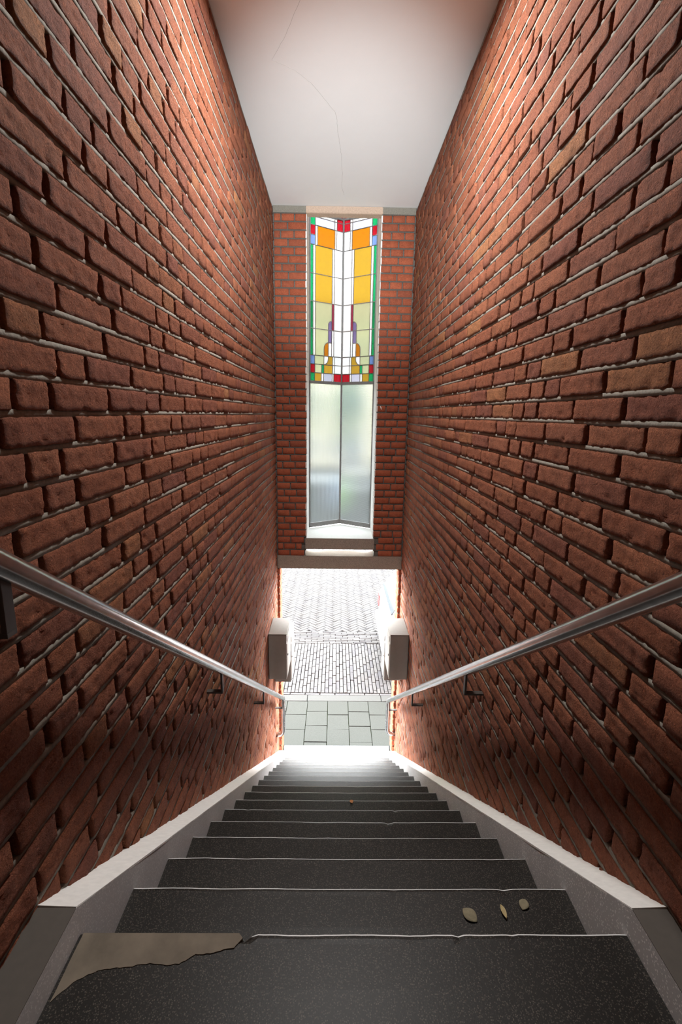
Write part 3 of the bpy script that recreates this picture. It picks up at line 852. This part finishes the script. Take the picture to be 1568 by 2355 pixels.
join_stuff('bay_paving', items, M['paver'], st, smooth=False)
join_stuff('herringbone_paving', items_h, M['street_brick'], st, smooth=False)

# ------------------------------------------------------------------ landing behind the camera
bw = wall_slab('wall_back', [(XL - .3, XR + .3, YB - .2, YB, Z1 - .3, H_TOP)], M['plaster'], 'white plastered wall of the landing behind the camera')
d1 = MB().box(XC - .42, XC + .42, YB, YB + .04, Z1 + .004, Z1 + 2.06, .004).build('door_1', plain('varnished_door', (.30, .17, .08), .4, grain=.15, gscale=12)); tag(d1, 'varnished wooden apartment door on the landing behind the camera', 'door', kind='structure')
for zz in (.25, 1.15):
    MB().box(XC - .30, XC + .30, YB + .04, YB + .048, Z1 + zz, Z1 + zz + .70, .004).build('door_panel', d1.data.materials[0], d1)
MB().tube([(XC + .36, YB + .04, Z1 + 1.02), (XC + .36, YB + .09, Z1 + 1.02), (XC + .27, YB + .09, Z1 + 1.02)], .009, 10).build('door_handle', M['steel'], d1)

# ------------------------------------------------------------------ fill lamps added to brighten the stairwell (above and behind the frame)
M['opal'] = plain('opal_glass', (.85, .84, .82), .35)
M['enamel'] = plain('white_enamel', (.80, .79, .77), .4)
def disc_light(name, loc, r, watts, tilt, parent, inv):
    l = bpy.data.lights.new(name, 'AREA'); l.shape = 'DISK'; l.size = 2 * r; l.energy = watts; l.color = (1.0, .985, .96)
    o = bpy.data.objects.new(name, l); col.objects.link(o); o.parent = parent; o.matrix_parent_inverse = inv
    o.location = loc; o.rotation_euler = (tilt, 0, 0); return o
rings = [(.19, 0), (.19, -.035), (.175, -.045), (.165, -.045), (.165, -.03)]
def lathe(mb, c, prof, n=32, cap0=True, cap1=True):
    rs = [[mb.bm.verts.new((c[0] + r * math.cos(2 * math.pi * k / n), c[1] + r * math.sin(2 * math.pi * k / n), c[2] + z_)) for k in range(n)] for r, z_ in prof]
    for a, b in zip(rs, rs[1:]):
        for k in range(n): mb.bm.faces.new((a[k], a[(k + 1) % n], b[(k + 1) % n], b[k]))
    if cap0: mb.bm.faces.new(rs[0])
    if cap1: mb.bm.faces.new(rs[-1][::-1])
    return mb
cy_, cw_ = CL
t = empty('ceiling_fill_lamp', (XC, cy_, ZC)); tag(t, 'added round white fill lamp on the ceiling above the middle of the stairs', 'lamp'); inv = Matrix.Translation(-t.location)
o = lathe(MB(), (XC, cy_, ZC), rings).build('housing', M['enamel'], t); o.matrix_parent_inverse = inv
disc_light('fill_glow', (XC, cy_, ZC - .047), .16, cw_, 0, t, inv)
FL_EL, FL_CONE = math.radians(20.6), 31.0
FB = Vector((XC, FL_Y, Z1 + FL_H))
t = empty('standing_fill_spot', (XC, FL_Y, Z1)); tag(t, 'added white standing spot filling the ceiling with light, on the landing behind the camera', 'lamp'); inv = Matrix.Translation(-t.location)
o = lathe(MB(), (XC, FL_Y, Z1), [(.14, .0015), (.14, .015), (.02, .022)]).build('base', M['enamel'], t); o.matrix_parent_inverse = inv
o = MB().tube([(XC, FL_Y, Z1 + .02), (XC, FL_Y, Z1 + FL_H - .09)], .011, 12).build('pole', M['enamel'], t, smooth=True); o.matrix_parent_inverse = inv
ad = Vector((0, math.cos(FL_EL), math.sin(FL_EL))); side_ = Vector((1, 0, 0)); up_ = side_.cross(ad).normalized()
mb = MB(); prof = [(-.16, .03), (-.15, .05), (-.02, .065), (.0, .075), (.002, .070), (-.03, .058)]
rs = [[mb.bm.verts.new(FB + ad * a + r * (math.cos(2 * math.pi * k / 24) * side_ + math.sin(2 * math.pi * k / 24) * up_)) for k in range(24)] for a, r in prof]
for a, b in zip(rs, rs[1:]):
    for k in range(24): mb.bm.faces.new((a[k], a[(k + 1) % 24], b[(k + 1) % 24], b[k]))
mb.bm.faces.new(rs[0]); mb.bm.faces.new(rs[-1][::-1])
o = mb.build('lamp_head', M['enamel'], t, smooth=True); o.matrix_parent_inverse = inv
l = bpy.data.lights.new('fill_glow', 'SPOT'); l.energy = FL_W; l.shadow_soft_size = .055; l.spot_size = math.radians(FL_CONE); l.spot_blend = 1.0; l.color = (.90, .975, 1.0)
o = bpy.data.objects.new('fill_glow', l); col.objects.link(o); o.parent = t; o.matrix_parent_inverse = inv
o.location = FB + ad * .004; o.rotation_euler = ad.to_track_quat('-Z', 'Y').to_euler()

# ------------------------------------------------------------------ street front of the house, houses opposite
M['facade'] = brick_mat('facade_brick', [(0, (.30, .12, .08)), (.5, (.34, .14, .09)), (1, (.28, .11, .075))], relief=.3)
wall_slab('wall_facade', [(-7, XL - .3, D + .02, D + TW, -.2, 8.5), (XR + .3, 7.5, D + .02, D + TW, -.2, 8.5), (XL - .3, XR + .3, D + .02, D + TW, H_TOP, 8.5)], M['facade'], 'red brick street front of the house around the stair entrance')

# ------------------------------------------------------------------ cars
def car(name_label, x_rear, y_c, direction, paint, cat_group, L_=4.15, Wd=1.70):
    """length along x; the rear end stands at x_rear and the car points in +x * direction"""
    t = empty('car', (x_rear + direction * L_ / 2, y_c, 0)); tag(t, name_label, 'car', cat_group)
    inv = Matrix.Translation(-t.location)
    def P(x, y, z_): return (x_rear + direction * x, y_c + y, z_)
    hw = Wd / 2
    # stations: x, half width low, half width belt, z belt, roof half width, z roof
    S = [(0, .74, .70, .78, .66, .80), (.06, .82, .80, .92, .70, .96), (.25, .85, .84, .96, .66, 1.28), (.55, .85, .85, .97, .62, 1.42), (1.2, .85, .85, .96, .61, 1.47), (2.0, .85, .85, .95, .61, 1.46),
         (2.55, .85, .85, .94, .63, 1.32), (3.05, .85, .85, .93, .74, .99), (3.6, .84, .83, .86, .72, .90), (4.0, .80, .78, .74, .66, .78), (4.15, .70, .66, .60, .58, .62)]
    mb = MB(); rows = []
    for x, a, b, zb_, c, zt_ in S:
        sec = [(-a * .93, .20), (-a, .32), (-a, .58), (-b, zb_), (-c, zt_ - .03), (-c * .86, zt_), (0, zt_ + .015)]
        sec = sec + [(-y, z_) for y, z_ in sec[-2::-1]]
        rows.append([mb.bm.verts.new(P(x, y, z_)) for y, z_ in sec])
    for a, b in zip(rows, rows[1:]):
        for k in range(len(a) - 1): mb.bm.faces.new((a[k], a[k + 1], b[k + 1], b[k]))
        mb.bm.faces.new((a[-1], a[0], b[0], b[-1]))
    mb.bm.faces.new(rows[0]); mb.bm.faces.new(rows[-1][::-1])
    def part(nm, mb, mat, smooth=False):
        o = mb.build(nm, mat, t, smooth=smooth); o.matrix_parent_inverse = inv; return o
    body = part('body', mb, paint, True)
    ev = body.modifiers.new('s', 'SUBSURF'); ev.levels = 1; ev.render_levels = 2
    def quad(nm, pts_, mat, th_=.012):
        mb = MB(); v = [Vector(P(*p)) for p in pts_]; n_ = (v[1] - v[0]).cross(v[2] - v[0]).normalized()
        c_ = sum(v, Vector()) / len(v)
        if n_.dot(c_ - Vector((t.location.x, y_c, .6))) < 0: n_ = -n_
        A = [mb.bm.verts.new(p + n_ * .004) for p in v]; B = [mb.bm.verts.new(p - n_ * th_) for p in v]
        mb.bm.faces.new(A); mb.bm.faces.new(B[::-1])
        for k in range(len(v)): mb.bm.faces.new((A[k], B[k], B[(k + 1) % len(v)], A[(k + 1) % len(v)]))
        part(nm, mb, mat)
    gm, bm_ = M['car_glass'], M['car_black']
    quad('rear_window', [(.07, -.62, .98), (.07, .62, .98), (.30, .56, 1.31), (.30, -.56, 1.31)], gm)
    quad('windscreen', [(3.02, -.66, 1.01), (3.02, .66, 1.01), (2.56, .56, 1.34), (2.56, -.56, 1.34)], gm)
    for sy in (-1, 1):
        quad('side_window', [(.60, sy * .80, 1.03), (1.45, sy * .80, 1.03), (1.45, sy * .655, 1.38), (.70, sy * .655, 1.35)], gm)
        quad('side_window', [(1.53, sy * .80, 1.03), (2.75, sy * .80, 1.01), (2.35, sy * .655, 1.36), (1.53, sy * .655, 1.38)], gm)
        quad('tail_light', [(-.005, sy * .48, .66), (-.005, sy * .68, .66), (.01, sy * .66, .84), (.01, sy * .48, .84)], M['car_red'])
        quad('head_light', [(4.12, sy * .40, .56), (4.10, sy * .64, .56), (4.02, sy * .62, .70), (4.04, sy * .40, .70)], M['car_lamp'])
        for xw in (.78, 3.32):
            mb = MB(); cx_, cy_, cz_ = P(xw, sy * (hw - .10), .30)
            rs = [[mb.bm.verts.new((cx_ + r * math.cos(2 * math.pi * k / 24), cy_ + dy * sy, cz_ + r * math.sin(2 * math.pi * k / 24))) for k in range(24)] for r, dy in ((.18, -.10), (.28, -.09), (.30, -.05), (.30, .05), (.28, .10), (.19, .112))]
            for a, b in zip(rs, rs[1:]):
                for k in range(24): mb.bm.faces.new((a[k], a[(k + 1) % 24], b[(k + 1) % 24], b[k]))
            mb.bm.faces.new(rs[0]); mb.bm.faces.new(rs[-1][::-1])
            wh = part('wheel', mb, bm_)
            mb = MB().tube([(cx_, cy_ + sy * .105, cz_), (cx_, cy_ + sy * .120, cz_)], .175, 20)
            part('hubcap', mb, M['car_hub'])
        mb = MB().box(*sorted((P(2.62, 0, 0)[0], P(2.74, 0, 0)[0])), y_c + (hw - .01 if sy > 0 else -hw - .15), y_c + (hw + .15 if sy > 0 else -hw + .01), .98, 1.10, .02)
        part('wing_mirror', mb, bm_)
    mb = MB().box(*sorted((P(-.035, 0, 0)[0], P(.03, 0, 0)[0])), y_c - .70, y_c + .70, .34, .50, .02); part('rear_bumper', mb, paint)
    return t
M['car_glass'] = plain('dark_car_glass', (.03, .035, .04), .05)
M['car_black'] = plain('tyre_rubber', (.02, .02, .02), .8)
M['car_hub'] = plain('hub_metal', (.5, .5, .5), .3, metal=.9)
M['car_red'] = plain('tail_lamp_red', (.45, .02, .02), .2); M['car_lamp'] = plain('head_lamp', (.7, .7, .72), .1)
M['car_white'] = plain('white_car_paint', (.40, .41, .42), .3)
M['car_blue'] = plain('blue_grey_car_paint', (.16, .22, .30), .25, metal=.3)
car('white hatchback parked at the kerb right of the doorway', .74, 6.92, 1, M['car_white'], 'cars parked in the street')
car('blue grey hatchback parked across the street, behind the right ribbed pane', .9, 16.6, 1, M['car_blue'], 'cars parked in the street')

# ------------------------------------------------------------------ far side of the street
M['lawn'] = plain('lawn_green', (.10, .19, .05), .95, grain=.4, gscale=20)
fs = MB().box(-14, 16, 15.2, 25.0, -.3, .06).build('far_sidewalk', M['paving']); tag(fs, 'grey sidewalk across the street', 'sidewalk', kind='structure')
lw = MB().box(-8, -.6, 17.8, 23.5, .05, .10, .02).build('lawn', M['lawn']); tag(lw, 'strip of green lawn across the street', 'lawn', kind='stuff')
bd = empty('apartment_building', (0, 26, 0)); tag(bd, 'cream rendered apartment block across the street', 'building')
binv = Matrix.Translation((0, -26, 0))
def bpart(nm, mb, mat, par=bd):
    o = mb.build(nm, mat, par); o.matrix_parent_inverse = binv if par is bd else Matrix.Identity(4); return o
M['cream'] = plain('cream_render', (.55, .47, .34), .9, grain=.06, gscale=2)
M['white_trim'] = plain('white_trim', (.55, .55, .55), .7)
M['house_glass'] = plain('house_glass', (.10, .12, .14), .1)
M['roof'] = plain('roof_tile', (.20, .10, .07), .8, grain=.2, gscale=6)
bpart('wall', MB().box(-12, 13, 26, 30, 0, 8.2), M['cream'])
bpart('roof', MB().prism([(25.4, 8.2), (30.6, 8.2), (28, 10.2)], 'x', -12.4, 13.4), M['roof'])
bpart('plinth', MB().box(-12.05, 13.05, 25.95, 26.2, 0, .7), M['paving'])
for fz in (1.0, 3.7, 6.0):
    for k in range(8):
        xw = -10.6 + k * 3.0
        bpart('window_frame', MB().box(xw, xw + 1.6, 25.94, 26.05, fz, fz + 1.5, .02), M['white_trim'])
        bpart('window_pane', MB().box(xw + .1, xw + .75, 25.92, 25.95, fz + .1, fz + 1.4), M['house_glass'])
        bpart('window_pane', MB().box(xw + .85, xw + 1.5, 25.92, 25.95, fz + .1, fz + 1.4), M['house_glass'])
M['bark'] = plain('bark', (.12, .09, .06), .9, grain=.4, gscale=15)
M['leaf_a'] = plain('leaf_green', (.10, .20, .05), .7, grain=.35, gscale=3)
M['leaf_b'] = plain('leaf_dark_green', (.06, .14, .05), .7, grain=.35, gscale=3)
def tree(x, y, h, r, mat, label, seed, z0=.115):
    t = empty('street_tree', (x, y, .05)); tag(t, label, 'tree', 'trees across the street'); inv = Matrix.Translation(-t.location)
    rg_ = random.Random(seed)
    o = MB().tube([(x, y, z0), (x + .05, y, h * .3), (x - .03, y + .04, h * .55), (x + .04, y, h * .85)], [.16, .13, .10, .03], 10).build('trunk', M['bark'], t, smooth=True); o.matrix_parent_inverse = inv
    mb = MB()
    for k in range(6):
        a = rg_.uniform(0, 6.28); zz_ = h * rg_.uniform(.4, .6)
        mb.tube([(x, y, zz_), (x + math.cos(a) * r * .6, y + math.sin(a) * r * .6, zz_ + h * .2)], [.05, .015], 6)
    o = mb.build('branches', M['bark'], t); o.matrix_parent_inverse = inv
    V = []; Fc = []
    for k in range(2600):
        u = Vector((rg_.gauss(0, 1), rg_.gauss(0, 1), rg_.gauss(0, 1))).normalized() * (rg_.random() ** .45)
        lump = 1 + .25 * noise.noise(u * 2.2 + Vector((seed, 0, 0)))
        c = np.array([x + u.x * r * lump, y + u.y * r * lump, h * .66 + u.z * h * .34 * lump])
        a = np.array([rg_.uniform(-1, 1) for _ in range(3)]); a /= np.linalg.norm(a); b = np.cross(a, [rg_.uniform(-1, 1) for _ in range(3)]); b /= np.linalg.norm(b)
        sz = rg_.uniform(.07, .14); i0 = len(V)
        V += [c - a * sz, c + b * sz * .5, c + a * sz, c - b * sz * .5]; Fc.append((i0, i0 + 1, i0 + 2, i0 + 3))
    fo = join_stuff('foliage', [(np.array(V), Fc, 0)], mat, t, smooth=False); fo.matrix_parent_inverse = inv
tree(-1.6, 20.2, 6.4, 1.9, M['leaf_b'], 'dark green round tree on the lawn behind the left ribbed pane', 1)
tree(2.6, 21.5, 6.0, 1.6, M['leaf_a'], 'light green tree across the street behind the right ribbed pane', 2, .066)
tree(-6.0, 19.6, 7.0, 2.2, M['leaf_a'], 'tall light green tree at the far left of the street', 3)
tree(6.6, 20.4, 6.6, 2.0, M['leaf_b'], 'dark green tree at the far right of the street', 4, .066)
